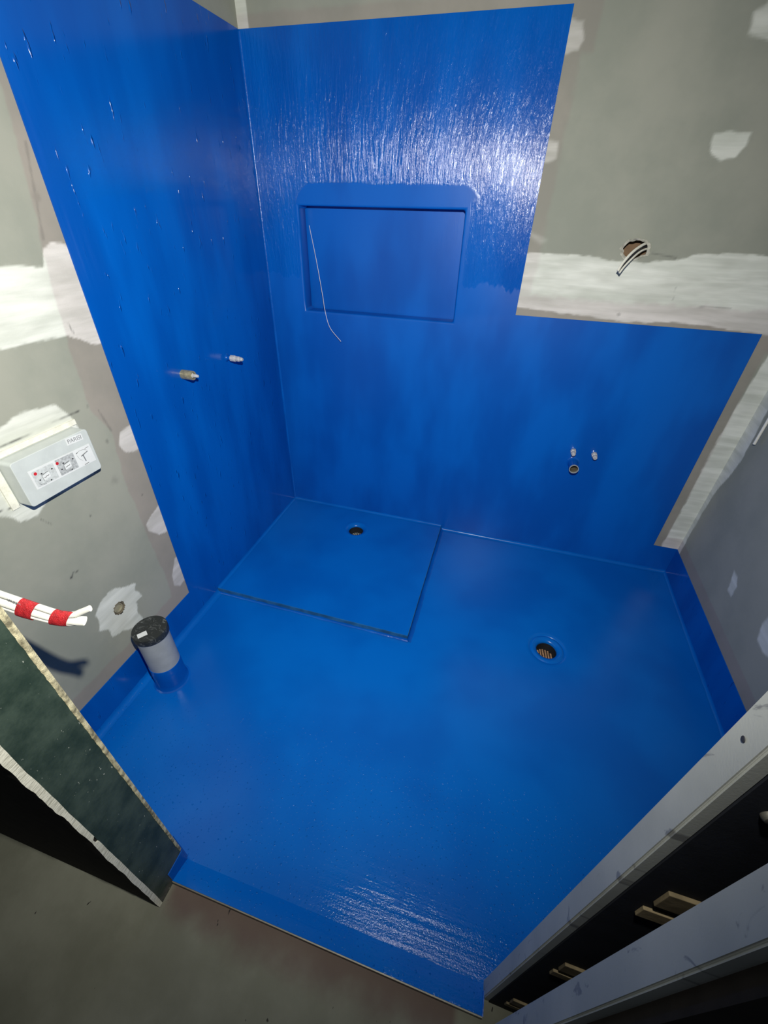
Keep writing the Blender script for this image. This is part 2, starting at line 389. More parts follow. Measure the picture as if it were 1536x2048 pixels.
HOLE_L = circle(-1.262, 0.366, 0.023, 0.025, 18, 0.06, 5)
BOXH = rect(-1.372, -1.146, 0.862, 0.992)
band_l = [(-1.9,1.380),(-1.158,1.374),(-1.09,1.368),(-1.058,1.363),(-1.040,1.396),(-1.012,1.412),(-0.985,1.408),(-0.95,1.39),
          (-0.95,1.165),(-0.982,1.167),(-1.008,1.177),(-1.065,1.207),(-1.14,1.213),(-1.205,1.211),(-1.239,1.214),(-1.40,1.205),(-1.9,1.20)]
wall_left = sheet('wall_left', np.arange(-D-0.002, 0.006, 0.004), np.arange(-0.06, HC+0.01, 0.005),
    lambda U, V: np.stack([np.zeros_like(U), U, V], -1),
    [(0, band_l, 1.0, 0.005, 0.012),
     (0, [(-1.019,0.912),(-0.95,0.918),(-0.95,0.833),(-0.989,0.831),(-1.023,0.844),(-1.036,0.876)], 0.95, 0.005, 0.008),
     (0, [(-0.95,0.612),(-0.95,0.478),(-1.012,0.500),(-1.049,0.543),(-1.047,0.571),(-1.017,0.591)], 0.95, 0.005, 0.008),
     (0, [(-0.985,0.360),(-0.95,0.35),(-0.95,0.232),(-1.003,0.227),(-1.031,0.249),(-1.02,0.30)], 0.9, 0.006, 0.014),
     (0, [(-1.60,1.03),(-1.40,1.048),(-1.322,1.054),(-1.252,1.070),(-1.174,1.060),(-1.145,1.022),(-1.138,0.995),(-1.150,0.84),(-1.20,0.832),(-1.30,0.838),(-1.342,0.814),(-1.386,0.822),(-1.405,0.850),(-1.44,0.88),(-1.6,0.9)], 1.0, 0.006, 0.014),
     (0, [(-1.306,0.441),(-1.27,0.452),(-1.241,0.446),(-1.178,0.398),(-1.190,0.378),(-1.170,0.333),(-1.203,0.338),(-1.208,0.285),(-1.206,0.246),(-1.235,0.232),(-1.262,0.255),(-1.285,0.275),(-1.327,0.285),(-1.325,0.328),(-1.355,0.351),(-1.340,0.382),(-1.340,0.414)], 0.92, 0.004, 0.016),
     (1, [(-0.90,2.6),(-0.985,2.6),(-0.997,1.688),(-1.017,1.513),(-1.052,1.351),(-1.073,1.173),(-1.083,1.01),(-1.045,0.929),(-1.062,0.764),(-1.061,0.556),(-1.051,0.328),(-1.060,0.215),(-1.24,0.205),(-1.383,0.211),(-1.8,0.235),(-1.8,0.1),(-0.90,0.1)], 1.0, 0.007, 0.012)],
    marks=[(-1.087,1.023,0.006,0.5), (-1.346,0.590,0.0045,0.9), (-1.215,0.726,0.004,0.9), (-1.092,0.781,0.018,0.22), (-1.01,1.50,0.012,0.2), (-1.02,0.68,0.005,0.5), (-1.072,0.905,0.006,0.4)],
    lines=[([(-1.346,0.588),(-1.335,0.600),(-1.322,0.594)], 0.0030, 0.8), ([(-1.36,1.013),(-1.25,1.017),(-1.150,1.019),(-1.118,1.020)], 0.0018, 0.8),
           ([(-1.45,0.882),(-1.368,0.866)], 0.0022, 0.8), ([(-1.34,0.80),(-1.322,0.77)], 0.0025, 0.45), ([(-1.060,1.0),(-1.045,0.93)], 0.004, 0.3),
           ([(-0.985,1.60),(-1.03,1.42)], 0.004, 0.25), ([(-1.05,1.235),(-1.045,1.208)], 0.0025, 0.5)],
    holes=[HOLE_L])
wall_right = sheet('wall_right', np.arange(-D-0.002, 0.006, 0.006), np.arange(-0.06, HC+0.01, 0.006),
    lambda U, V: np.stack([np.full_like(U, W), U, V], -1),
    [(0, [(0.1,1.5),(-0.06,1.4),(-0.071,0.91),(-0.082,0.811),(-0.086,0.70),(-0.075,0.632),(-0.045,0.55),(-0.030,0.422),(-0.030,0.256),(-0.039,0.10),(0.1,0.1)], 0.9, 0.005, 0.010),
     (0, [(-0.427,0.397),(-0.464,0.395),(-0.488,0.370),(-0.494,0.325),(-0.459,0.323)], 0.8, 0.007, 0.010),
     (0, [(-0.69,0.43),(-0.69,0.39),(-0.715,0.342),(-0.762,0.333),(-0.80,0.35),(-0.80,0.43)], 0.8, 0.010, 0.012),
     (1, rect(-1.8, 0.1, 0.0, 0.212), 1.0, 0.005, 0.008)])

# front wall (with the doorway), ceiling
def front():
    g = box('wall_front', 0.0, JL, -D-0.096, -D, -0.06, HC, M_JAMB)
    tag(g, kind='structure')
    box('door_header', JL, JR, -D-0.096, -D, 2.12, HC, M_JAMB, g)
    box('right_return', JR+0.60, W+0.9, -D-0.096, -D, -0.06, HC, M_JAMB, g)
    # inner lining boards of the room side
    box('inner_board', 0.0, JL-0.004, -D, -D+0.004, -0.0, HC, M_BOARD, g)
    box('inner_board', JR+0.004, W, -D, -D+0.004, -0.0, HC, M_BOARD, g)
    # corner bead, chipped pale strip up the inner arris
    bm = bmesh.new(); zs = np.linspace(0.07, 2.12, 340); prev = None
    for z in zs:
        a = 0.0022 + 0.0024*min(1, z/0.9) + random.uniform(-0.0006, 0.0006)
        cur = [bm.verts.new(v) for v in ((JL+0.0006, -D-a, z), (JL+0.0024, -D-0.001, z), (JL+0.0006, -D+0.0045, z))]
        if prev:
            bm.faces.new((prev[0], prev[1], cur[1], cur[0])); bm.faces.new((prev[1], prev[2], cur[2], cur[1]))
        prev = cur
    obj('corner_bead', bm, M_BEAD, g)
    # cut edge of the outer sheet: ragged pale plaster core with its paper face coloured dark as if shaded
    bm = bmesh.new(); prev = None; zs = np.linspace(0.004, 2.12, 420)
    w1 = vnoise(zs*9, zs*0, 5, 4); w2 = vnoise(zs*14, zs*0+3, 8, 4)
    for i, z in enumerate(zs):
        a = -D-0.096 + 0.004*w1[i]; b = YO + 0.010*w2[i]*(0.3+min(1, z))
        if 0.455 < z < 0.475: a -= 0.005
        cur = [bm.verts.new(v) for v in ((JL-0.03, a, z), (JL+0.0015, a, z), (JL+0.0015, b, z), (JL-0.03, b+0.001, z))]
        if prev:
            for k in range(3):
                f = bm.faces.new((prev[k], prev[k+1], cur[k+1], cur[k])); f.material_index = 1 if k == 2 else 0
        prev = cur
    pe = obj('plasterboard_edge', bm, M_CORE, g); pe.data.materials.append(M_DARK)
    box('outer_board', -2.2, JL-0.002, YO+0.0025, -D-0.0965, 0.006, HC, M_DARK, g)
    box('membrane_return', JL, JL+0.003, -1.775, -D+0.002, -0.002, 0.062, M_BLUE, g, 0.0012)
    box('membrane_return', JR-0.0015, JR+0.001, -1.776, -1.735, 0.0, 0.020, M_BLUE, g)
    return g
wall_front = front()
tag(box('ceiling', -0.02, W+0.02, -D-0.1, 0.02, HC, HC+0.02, M_BOARD), kind='structure')

# ------------------------------------------------------------------ floors
tag(box('floor', -2.2, 4.2, -4.6, 0.05, -0.26, -0.16, M_SLAB), kind='structure')
fl = bpy.data.objects['floor']
box('hall_slab', -2.2, 4.2, -4.6, -1.779, -0.16, 0.0, M_SLAB, fl)
box('hall_slab', JR, W+0.9, -1.779, -D, -0.16, 0.0, M_SLAB, fl)

def floor_with_drain(bm, xs, ys, z, drain, flat_r):
    cx, cy, s, rings = drain
    X = sorted(set(xs + [cx-s, cx+s])); Y = sorted(set(ys + [cy-s, cy+s])); vt = {}
    V = lambda x, y: vt.setdefault((round(x, 5), round(y, 5)), None) or vt.__setitem__((round(x, 5), round(y, 5)), bm.verts.new((x, y, z))) or vt[(round(x, 5), round(y, 5))]
    for i in range(len(X)-1):
        for j in range(len(Y)-1):
            if X[i] > cx-s-1e-6 and X[i+1] < cx+s+1e-6 and Y[j] > cy-s-1e-6 and Y[j+1] < cy+s+1e-6: continue
            bm.faces.new([V(X[i],Y[j]), V(X[i+1],Y[j]), V(X[i+1],Y[j+1]), V(X[i],Y[j+1])])
    n = 64; prev = []
    for k in range(n):
        a = 2*math.pi*k/n; c, sn = math.cos(a), math.sin(a); m = s/max(abs(c), abs(sn)); prev.append(bm.verts.new((cx+c*m, cy+sn*m, z)))
    for r, h in rings:
        cur = [bm.verts.new((cx+r*math.cos(2*math.pi*k/n), cy+r*math.sin(2*math.pi*k/n), z+h)) for k in range(n)]
        for k in range(n): bm.faces.new((prev[k], prev[(k+1)%n], cur[(k+1)%n], cur[k]))
        prev = cur
def finish(bm, name, mat, parent, angle=50):
    bmesh.ops.remove_doubles(bm, verts=bm.verts, dist=1e-5)
    o = obj(name, bm, mat, parent, True)
    m = o.modifiers.new('e', 'EDGE_SPLIT'); m.split_angle = math.radians(angle); return o

DR2 = (1.503, -0.682); DR1 = (0.470, -0.182); TX, TY, TZ = 0.925, -0.815, 0.022
RINGS = [(0.088, 0.0), (0.074, 0.0), (0.070, -0.0035), (0.066, -0.0015), (0.062, 0.0012), (0.056, 0.0005), (0.048, -0.003), (0.0425, -0.007), (0.041, -0.012), (0.041, -0.11)]
bm = bmesh.new()
floor_with_drain(bm, [0.0, TX, W], [-D, TY, 0.0], 0.0, (DR2[0], DR2[1], 0.11, RINGS), 0)
# the raised platform replaces the floor skin in its corner
bmesh.ops.delete(bm, geom=[f for f in bm.faces if all(v.co.x < TX+1e-4 and v.co.y > TY-1e-4 for v in f.verts)], context='FACES')
# rise at the doorway to the water stop angle
pr = [(-D, 0.0), (-1.728, 0.0022), (-1.740, 0.0075), (-1.757, 0.0130), (-1.770, 0.0165), (-1.7755, 0.0175)]
for (ya, za), (yb, zb) in zip(pr[:-1], pr[1:]):
    bm.faces.new([bm.verts.new(v) for v in ((JL, ya, za), (JR, ya, za), (JR, yb, zb), (JL, yb, zb))])
# coved sealant along the wall foot
def cove(bm, p0, p1, inw, r=0.014, z=0.0, jit=0.0015):
    p0, p1, inw = Vector(p0), Vector(p1), Vector(inw); L_ = (p1-p0).length; n = max(2, int(L_/0.02)); prev = None
    for i in range(n+1):
        b = p0.lerp(p1, i/n); rr = r + random.uniform(-jit, jit)
        cur = []
        for k in range(6):
            a = math.pi/2*k/5
            cur.append(bm.verts.new(b + inw*(0.003 + rr*(1-math.sin(a))) + Vector((0, 0, z + 0.001 + rr*(1-math.cos(a))))))
        if prev:
            for k in range(5): bm.faces.new((prev[k], prev[k+1], cur[k+1], cur[k]))
        prev = cur
cove(bm, (TX+0.004, 0, 0), (W, 0, 0), (0, -1, 0)); cove(bm, (W, 0, 0), (W, -D, 0), (-1, 0, 0), 0.010)
cove(bm, (0, TY, 0), (0, -D, 0), (1, 0, 0), 0.022)
fm = finish(bm, 'waterproof_membrane', M_FLOOR, fl)
fm['label'] = 'glossy blue brushed-on waterproofing over the bathroom floor'

# raised shower platform
sh = empty('shower_base', (0.46, -0.4, 0), 'low square blue-coated shower platform in the back left corner of the room', 'shower base')
bm = bmesh.new()
floor_with_drain(bm, [0.0, TX], [TY, 0.0], TZ, (DR1[0], DR1[1], 0.105, [(0.088,0),(0.070,0),(0.066,0.0012),(0.060,0.0014),(0.054,-0.0005),(0.047,-0.005),(0.0405,-0.010),(0.0395,-0.016),(0.0395,-0.12)]), 0)
cove(bm, (0, 0, 0), (TX, 0, 0), (0, -1, 0), 0.012, TZ); cove(bm, (0, 0, 0), (0, TY, 0), (1, 0, 0), 0.012, TZ)
finish(bm, 'platform_top', M_FLOOR, sh)
bm = bmesh.new()
add_box(bm, 0.004, TX, TY-0.003, TY, 0.001, TZ+0.006)
obj('front_edge_angle', bm, M_TRIM, sh)
bm = bmesh.new()
add_box(bm, TX, TX+0.002, TY-0.002, -0.004, 0.001, TZ+0.002)
obj('side_edge_angle', bm, M_TRIM, sh)
bm = bmesh.new()
cove(bm, (0.01, TY-0.0, 0), (TX+0.006, TY-0.0, 0), (0, -1, 0), 0.009, 0.0, 0.0025)
cove(bm, (TX, TY-0.010, 0), (TX, -0.004, 0), (1, 0, 0), 0.018, 0.0, 0.002)
finish(bm, 'sealant_fillet', M_BLUE, sh)

tag(box('water_stop_angle', JL+0.003, JR, -1.7785, -1.7760, -0.02, 0.0185, M_ALU), 'thin bare metal angle edging the blue floor across the doorway', 'metal angle')

# ------------------------------------------------------------------ blue membranes on the walls
def panel(name, cells, to3, mat, parent, t=0.003):
    bm = bmesh.new(); vt = {}
    def V(u, v):
        k = (round(u, 5), round(v, 5))
        if k not in vt: vt[k] = bm.verts.new(to3(u, v, t))
        return vt[k]
    for u0, u1, v0, v1 in cells: bm.faces.new((V(u0,v0), V(u1,v0), V(u1,v1), V(u0,v1)))
    return bm, V
def grid_cells(us, vs, inside):
    return [(us[i], us[i+1], vs[j], vs[j+1]) for i in range(len(us)-1) for j in range(len(vs)-1) if inside((us[i]+us[i+1])/2, (vs[j]+vs[j+1])/2)]
def skirt_edges(bm, off):
    ed = [e for e in bm.edges if len(e.link_faces) == 1]
    r = bmesh.ops.extrude_edge_only(bm, edges=ed)
    for v in [g for g in r['geom'] if isinstance(g, bmesh.types.BMVert)]: v.co += Vector(off)

NX0, NX1, NZ0, NZ1, ND = 0.178, 0.866, 1.109, 1.503, 0.074
def in_back(u, v):
    if NX0 < u < NX1 and NZ0 < v < NZ1: return False
    return v < SK or (u < 1.994 and v < 1.158) or (u < 1.118)
cells = grid_cells([0, NX0, NX1, 1.118, 1.994, W], [0, SK, NZ0, 1.158, NZ1, 2.0], in_back)
bm, V = panel('m', cells, lambda u, v, t: (u, -t, v), None, None)
skirt_edges(bm, (0, 0.003, 0))
# niche recess
for v in bm.verts:
    pass
c = [V(NX0,NZ0), V(NX1,NZ0), V(NX1,NZ1), V(NX0,NZ1)]
extra0, extra1 = V(NX0,1.158), V(NX1,1.158)
loop = [c[0], c[1], extra1, c[2], c[3], extra0]
bmesh.ops.delete(bm, geom=[f for f in bm.faces if all(NX0-1e-4 < q.co.x < NX1+1e-4 and NZ0-1e-4 < q.co.z < NZ1+1e-4 for q in f.verts)], context='FACES')
inner = [bm.verts.new((q.co.x, ND, q.co.z)) for q in loop]
for i in range(6):
    j = (i+1) % 6; bm.faces.new((loop[i], loop[j], inner[j], inner[i]))
bm.faces.new(inner[::-1])
bmesh.ops.delete(bm, geom=[v for v in bm.verts if not v.link_faces], context='VERTS')
be = [e for e in bm.edges if len(e.link_faces) == 2 and all(NX0-1e-4 < q.co.x < NX1+1e-4 and NZ0-1e-4 < q.co.z < NZ1+1e-4 for q in e.verts) and e.calc_face_angle(0) > 0.5]
bmesh.ops.bevel(bm, geom=be, offset=0.009, segments=4, affect='EDGES', profile=0.5)
mb = obj('waterproof_membrane', bm, M_BACK, wall_back)
mb['label'] = 'blue membrane with vertical brush marks and a recessed niche'
for p in mb.data.polygons: p.use_smooth = True
m = mb.modifiers.new('e', 'EDGE_SPLIT'); m.split_angle = math.radians(35)

def in_left(u, v): return v < SK or u > -0.974
bm, V = panel('m', grid_cells([-D, -0.974, 0], [0, SK, 2.0], in_left), lambda u, v, t: (t, u, v), None, None)
skirt_edges(bm, (-0.003, 0, 0)); ml = obj('waterproof_membrane', bm, M_LEFT, wall_left)
ml['label'] = 'tall blue panel and low upstand on the left wall'
bm, V = panel('m', [(-D, 0, 0, 0.154)], lambda u, v, t: (W-t, u, v), None, None)
skirt_edges(bm, (0.003, 0, 0)); obj('waterproof_membrane', bm, M_LEFT, wall_right)
for a, b in ((0, JL), (JR+0.004, W)): box('waterproof_membrane', a, b, -D+0.0, -D+0.007, 0, SK, M_BLUE, wall_front)
# vertical cove in the back left corner
bm = bmesh.new(); prev = None
for i in range(60):
    z = 0.02 + 1.975*i/59; r = 0.007 + random.uniform(-0.001, 0.001); cur = []
    for k in range(5):
        a = math.pi/2*k/4; cur.append(bm.verts.new((0.003 + r*(1-math.sin(a)), -0.003 - r*(1-math.cos(a)), z)))
    if prev:
        for k in range(4): bm.faces.new((prev[k], prev[k+1], cur[k+1], cur[k]))
    prev = cur
obj('corner_sealant', bm, M_BLUE, wall_back, True)

# ------------------------------------------------------------------ floor wastes (grates inside the two holes)
def grate(name, c, z, r, mat, label, ang):
    o = empty(name, (c[0], c[1], z), label, 'floor drain', None)
    lathe('pipe_wall', (c[0], c[1], z-0.05), (0,0,1), [(r*0.985, 0.0), (r*0.985, 0.091)], M_BLACK, o)
    lathe('sump', (c[0], c[1], z-0.06), (0,0,1), [(0, 0), (r, 0)], M_BLACK, o)
    bm = bmesh.new(); n = 7
    for k in range(n):
        u = (k-(n-1)/2)*r*0.26; L_ = math.sqrt(max(0, (r*0.96)**2-u*u)); v = add_box(bm, u-r*0.075, u+r*0.075, -L_, L_, -0.004, 0.0)
        bmesh.ops.rotate(bm, verts=v, cent=(0,0,0), matrix=Matrix.Rotation(ang, 3, 'Z')); bmesh.ops.translate(bm, verts=v, vec=(c[0], c[1], z))
    obj('grate', bm, mat, o)
    return o
grate('floor_waste', DR2, -0.056, 0.041, M_GRATE, 'round floor waste with tan slotted grate in the open floor right of the platform', math.radians(8))
grate('floor_waste', DR1, TZ-0.056, 0.0395, M_GRATEG, 'round floor waste with grey slotted grate in the shower platform by the back wall', math.radians(12))

# ------------------------------------------------------------------ capped waste pipe standing on the floor
pp = (0.097, -1.262)
pipe = empty('waste_pipe', (*pp, 0), 'upright grey waste pipe with black cap, blue foot, by the left wall', 'pipe')
lathe('pipe_body', (*pp, 0), (0,0,1), [(0.0535, 0.112), (0.0535, 0.285)], M_GREY, pipe, 64)
lathe('painted_foot', (*pp, 0), (0,0,1), [(0.066, 0.0005), (0.060, 0.003), (0.0565, 0.010), (0.0552, 0.02), (0.0549, 0.113), (0.0535, 0.1135)], M_BLUE, pipe, 64)
cp = lathe('end_cap', (*pp, 0), (0,0,1), [(0.0540, 0.270), (0.0575, 0.270), (0.0580, 0.274), (0.0580, 0.292), (0.0565, 0.2965), (0.048, 0.2970), (0, 0.2970)], M_CAP, pipe, 64)
bm = bmesh.new(); v = add_box(bm, -0.015, 0.015, -0.010, 0.010, 0, 0.0008)
bmesh.ops.rotate(bm, verts=v, cent=(0,0,0), matrix=Matrix.Rotation(0.95, 3, 'Z')); bmesh.ops.translate(bm, verts=v, vec=(pp[0]-0.003, pp[1]-0.030, 0.2972))
st = obj('paper_sticker', bm, M_LABEL, pipe)

# ------------------------------------------------------------------ stubs on the left wall and the back wall
t1 = empty('brass_tap_stub', (0.003, -0.690, 0.996), 'brass pipe stub with white plug on blue left wall', 'pipe stub')
b = (0.003, -0.690, 0.996)
lathe('brass_sleeve', b, (1,0,0), [(0.0165, 0.0), (0.0165, 0.042), (0.0155, 0.0445), (0.0105, 0.0445), (0.0100, 0.036)], M_BRASS, t1)
lathe('plug', b, (1,0,0), [(0.0088, 0.034), (0.0088, 0.041), (0.0060, 0.043), (0.0062, 0.058), (0.0048, 0.064), (0, 0.065)], M_PLUG, t1, 16)
t2 = empty('capped_pipe_stub', (0.003, -0.418, 0.984), 'grey plastic capped stub with blue collar on left wall near the corner', 'pipe stub')
b = (0.003, -0.418, 0.984)
lathe('painted_collar', b, (1,0,0), [(0.016, 0.0), (0.0105, 0.003), (0.0085, 0.008), (0.0082, 0.022)], M_BLUE, t2)
lathe('plug', b, (1,0,0), [(0.0085, 0.018), (0.0125, 0.020), (0.0128, 0.040), (0.0102, 0.042), (0.0108, 0.058), (0.0088, 0.060), (0.0080, 0.070), (0.0060, 0.074), (0, 0.074)], M_PLUG, t2, 8, False)
def bstub(x, z, label, tilt):
    e = empty('capped_pipe_stub', (x, -0.003, z), label, 'pipe stub', 'capped water points low on the back wall')
    ax = (tilt, -1, -0.12)
    lathe('painted_collar', (x, -0.003, z), (0,-1,0), [(0.014, 0.0), (0.0095, 0.003), (0.0082, 0.012)], M_BLUE, e)
    lathe('plug', (x, -0.003, z), ax, [(0.0082, 0.006), (0.0125, 0.009), (0.0122, 0.022), (0.0088, 0.025), (0.0105, 0.038), (0.0080, 0.044), (0, 0.045)], M_PLUG, e, 8, False)
bstub(1.490, 0.607, 'grey capped stub on back wall, directly above the open pipe', 0.0)
bstub(1.581, 0.604, 'grey capped stub on back wall, right of and above the open pipe', 0.08)
wp = empty('open_waste_pipe', (1.506, -0.003, 0.542), 'short open-ended blue-coated waste pipe jutting from the back wall', 'pipe')
b = (1.506, -0.003, 0.542)
lathe('pipe_body', b, (0,-1,0), [(0.029, 0.0), (0.0235, 0.003), (0.0205, 0.010), (0.0203, 0.064)], M_BLUE, wp)
lathe('pipe_rim', b, (0,-1,0), [(0.0203, 0.062), (0.0207, 0.070), (0.0180, 0.070), (0.0176, 0.060)], M_GREY, wp)
lathe('pipe_bore', b, (0,-1,0), [(0, 0.012), (0.0176, 0.012), (0.0176, 0.062)], M_HOLE, wp)

# drilled hole in the left wall, lined with a pipe end
hl = empty('wall_hole_sleeve', (0, -1.262, 0.366), 'beige pipe end in a drilled hole amid white filler, left wall', 'pipe')
lathe('sleeve', (0.001, -1.262, 0.366), (-1,0,0), [(0.0235, 0.004), (0.0215, 0.0005), (0.0190, 0.002), (0.0180, 0.020)], M_HOLE, hl)
lathe('plug_disc', (0.001, -1.262, 0.366), (-1,0,0), [(0.0182, 0.012), (0.0165, 0.004), (0.0140, 0.004), (0.0130, 0.009), (0, 0.009)], simple('dull_putty', (0.30, 0.28, 0.20), 0.8, 0.2), hl)
box('cavity', -0.05, -0.045, -1.30, -1.22, 0.32, 0.41, M_BLACK, hl)

# ------------------------------------------------------------------ grey access box with printed labels
ab = empty('cistern_access_box', (0.0, -1.26, 0.925), 'light grey plastic access box with printed labels on left wall', 'access box')
bm = bmesh.new(); add_box(bm, -0.02, 0.0445, -1.367, -1.152, 0.866, 0.989)
ve = [e for e in bm.edges if abs((e.verts[0].co - e.verts[1].co).normalized().x) > 0.9]
bmesh.ops.bevel(bm, geom=ve, offset=0.008, segments=5, affect='EDGES', profile=0.5)
ex = [e for e in bm.edges if all(abs(q.co.x-0.0445) < 1e-5 for q in e.verts)]
bmesh.ops.bevel(bm, geom=ex, offset=0.0015, segments=2, affect='EDGES', profile=0.5)
obj('box_shell', bm, M_BOXG, ab)
# white rendered lip around the opening
bm = bmesh.new()
add_box(bm, 0.0, 0.004, -1.40, -1.142, 0.992, 1.006); add_box(bm, 0.0, 0.004, -1.388, -1.370, 0.862, 0.992)
obj('render_lip', bm, simple('white_render', (0.78, 0.77, 0.66), 0.85, 0.1, var=0.08, scale=60, bump=0.0008), ab)
XF = 0.0446
def flat(bm, pts, x): bm.faces.new([bm.verts.new((x, y, z)) for y, z in pts])
def lab(name, pts, mat, x, th=0.0004):
    bm = bmesh.new(); flat(bm, pts, x+th); skirt_edges(bm, (-th, 0, 0)); return obj(name, bm, mat, ab)
big = lab('instruction_label', [(-1.339,0.954),(-1.162,0.948),(-1.160,0.896),(-1.338,0.902)], M_LABEL, XF)
def sub(name, pts, mat, parent, x):
    bm = bmesh.new(); flat(bm, pts, x); return obj(name, bm, mat, parent)
def uv(a, b):  # label coordinates: a across 0..1, b down 0..1
    y = -1.339 + a*0.1775; z = 0.954 - 0.006*a - b*0.052; return (y, z)
def quad(a0, a1, b0, b1): return [uv(a0,b0), uv(a1,b0), uv(a1,b1), uv(a0,b1)]
sub('printed_panel', quad(0.03, 0.36, 0.10, 0.92), M_LABELL, big, XF+0.0006)
sub('printed_panel', quad(0.40, 0.70, 0.06, 0.92), M_LABELG, big, XF+0.0006)
def disc(a, b, r, mat, name, x, sx=1.0):
    y, z = uv(a, b); bm = bmesh.new()
    bm.faces.new([bm.verts.new((x, y+r*sx*math.cos(2*math.pi*k/20), z+r*math.sin(2*math.pi*k/20))) for k in range(20)]); return obj(name, bm, mat, big)
def stroke(pts, wd, mat, name, x, parent):
    bm = bmesh.new()
    for (a, b), (c_, d_) in zip(pts[:-1], pts[1:]):
        p, q = Vector((*uv(a,b), 0)), Vector((*uv(c_,d_), 0)); n = Vector((-(q-p).y, (q-p).x, 0)).normalized()*wd/2
        bm.faces.new([bm.verts.new((x, v.x, v.y)) for v in (p-n, q-n, q+n, p+n)])
    return obj(name, bm, mat, parent)
for a0 in (0.0, 0.345):
    disc(0.08+a0*0.98, 0.24, 0.0042, M_RED, 'red_dot', XF+0.0008)
    q0, q1 = 0.155+a0, 0.26+a0
    sub('printed_plate', [uv(q0,0.48), uv(q1,0.42), uv(q1,0.68), uv(q0,0.74)], M_LABEL, big, XF+0.0008)
    stroke([(q0+0.01,0.60),(q0+0.03,0.62),(q0+0.05,0.57),(q0+0.07,0.59),(q0+0.09,0.55)], 0.0012, M_INK, 'printed_text', XF+0.0010, big)
    stroke([(q0-0.01,0.44),(q1-0.01,0.37)], 0.0010, M_INK, 'printed_line', XF+0.0010, big)
    stroke([(q0-0.005,0.80),(q0-0.012,0.46)], 0.0008, M_INKG, 'printed_line', XF+0.0010, big)
    for a, b in ((q0-0.055,0.62),(q0+0.0,0.36),(q1+0.055,0.36),(q1-0.02,0.86)): disc(a, b, 0.0018, M_INK, 'printed_dot', XF+0.0010, 1.3)
stroke([(0.05,0.80),(0.12,0.86),(0.20,0.84)], 0.0008, M_INKG, 'printed_line', XF+0.0008, big)
stroke([(0.06,0.70),(0.10,0.90),(0.16,0.92)], 0.0008, M_INKG, 'printed_line', XF+0.0008, big)
stroke([(0.42,0.82),(0.52,0.86),(0.62,0.84)], 0.0008, M_INKG, 'printed_line', XF+0.0008, big)
# T shaped fitting drawing on the right hand label panel
stroke([(0.845,0.80),(0.835,0.42)], 0.0030, M_INKG, 'printed_figure', XF+0.0008, big)
stroke([(0.80,0.45),(0.93,0.33)], 0.0026, M_INKG, 'printed_figure', XF+0.0008, big)
stroke([(0.75,0.20),(0.80,0.14),(0.87,0.16),(0.92,0.26)], 0.0008, M_INKG, 'printed_line', XF+0.0008, big)
stroke([(0.74,0.22),(0.77,0.18)], 0.0016, M_INK, 'printed_arrow', XF+0.0008, big)
stroke([(0.90,0.15),(0.97,0.13)], 0.0009, M_INK, 'printed_line', XF+0.0008, big)
stroke([(0.80,0.95),(0.88,0.93)], 0.0012, M_INK, 'printed_line', XF+0.0008, big)
stroke([(0.74,0.30),(0.76,0.55),(0.80,0.70)], 0.0006, M_INKG, 'printed_line', XF+0.0008, big)
nm = lab('name_label', [(-1.219,0.9875),(-1.171,0.983),(-1.171,0.9655),(-1.219,0.968)], M_LABEL, XF)
def text(body, size, loc, rot, mat, parent, name='lettering', bold=0.0):
    cu = bpy.data.curves.new(name, 'FONT'); cu.body = body; cu.size = size; cu.extrude = 0.0001; cu.offset = bold
    cu.align_x = 'CENTER'; cu.align_y = 'CENTER'
    tmp = bpy.data.objects.new('tmp', cu); C.objects.link(tmp); bpy.context.view_layer.update()
    me = bpy.data.meshes.new_from_object(tmp.evaluated_get(bpy.context.evaluated_depsgraph_get()))
    bpy.data.objects.remove(tmp)
    me.transform(Matrix.Translation(loc) @ rot); me.name = name
    return link(name, me, mat, parent)
# lettering lies in the wall plane: text x along +y, text y along +z
RW = Matrix(((0,0,1,0),(1,0,0,0),(0,1,0,0),(0,0,0,1)))
text('PARISI', 0.0155, (XF+0.0006, -1.195, 0.9757), RW @ Matrix.Rotation(math.radians(-4), 4, 'Z'), M_INKG, nm)

# ------------------------------------------------------------------ cables hanging at the front left
cb = empty('cable_bundle', (0.40, -1.62, 0.885), 'bundle of white cables bound with red tape, hanging at the front left', 'cable')
camv = Vector(CAM_POS)
def cable(name, pts, ra, rb, mat, parent):
    P = catmull(pts); return sweep(name, P, ra, rb, mat, parent, up=(0.55, -0.3, 0.6))
A_ = [(0.487,-1.607,0.904),(0.469,-1.613,0.895),(0.452,-1.619,0.888),(0.422,-1.623,0.887),(0.367,-1.626,0.895),(0.307,-1.630,0.907),(0.247,-1.635,0.924),(0.17,-1.66,0.96),(0.10,-1.719,1.02)]
B_ = [(0.477,-1.619,0.880),(0.452,-1.623,0.878),(0.422,-1.627,0.878),(0.367,-1.632,0.885),(0.307,-1.636,0.895),(0.247,-1.641,0.910),(0.17,-1.668,0.94),(0.10,-1.719,0.99)]
C_ = [(0.457,-1.625,0.872),(0.437,-1.629,0.869),(0.411,-1.633,0.8695),(0.359,-1.638,0.875),(0.307,-1.641,0.884),(0.247,-1.646,0.898),(0.17,-1.675,0.925),(0.10,-1.719,0.97)]
cable('cable_core', A_, 0.0058, 0.0040, M_CABLE, cb)
cable('cable_core', B_, 0.0082, 0.0036, M_CABLE, cb)
cable('cable_core', C_, 0.0034, 0.0026, M_CABLE, cb)
cable('black_conductor', [(0.466,-1.6235,0.8735),(0.455,-1.6255,0.8722),(0.445,-1.627,0.871)], 0.0024, 0.0022, M_CABLEB, cb)
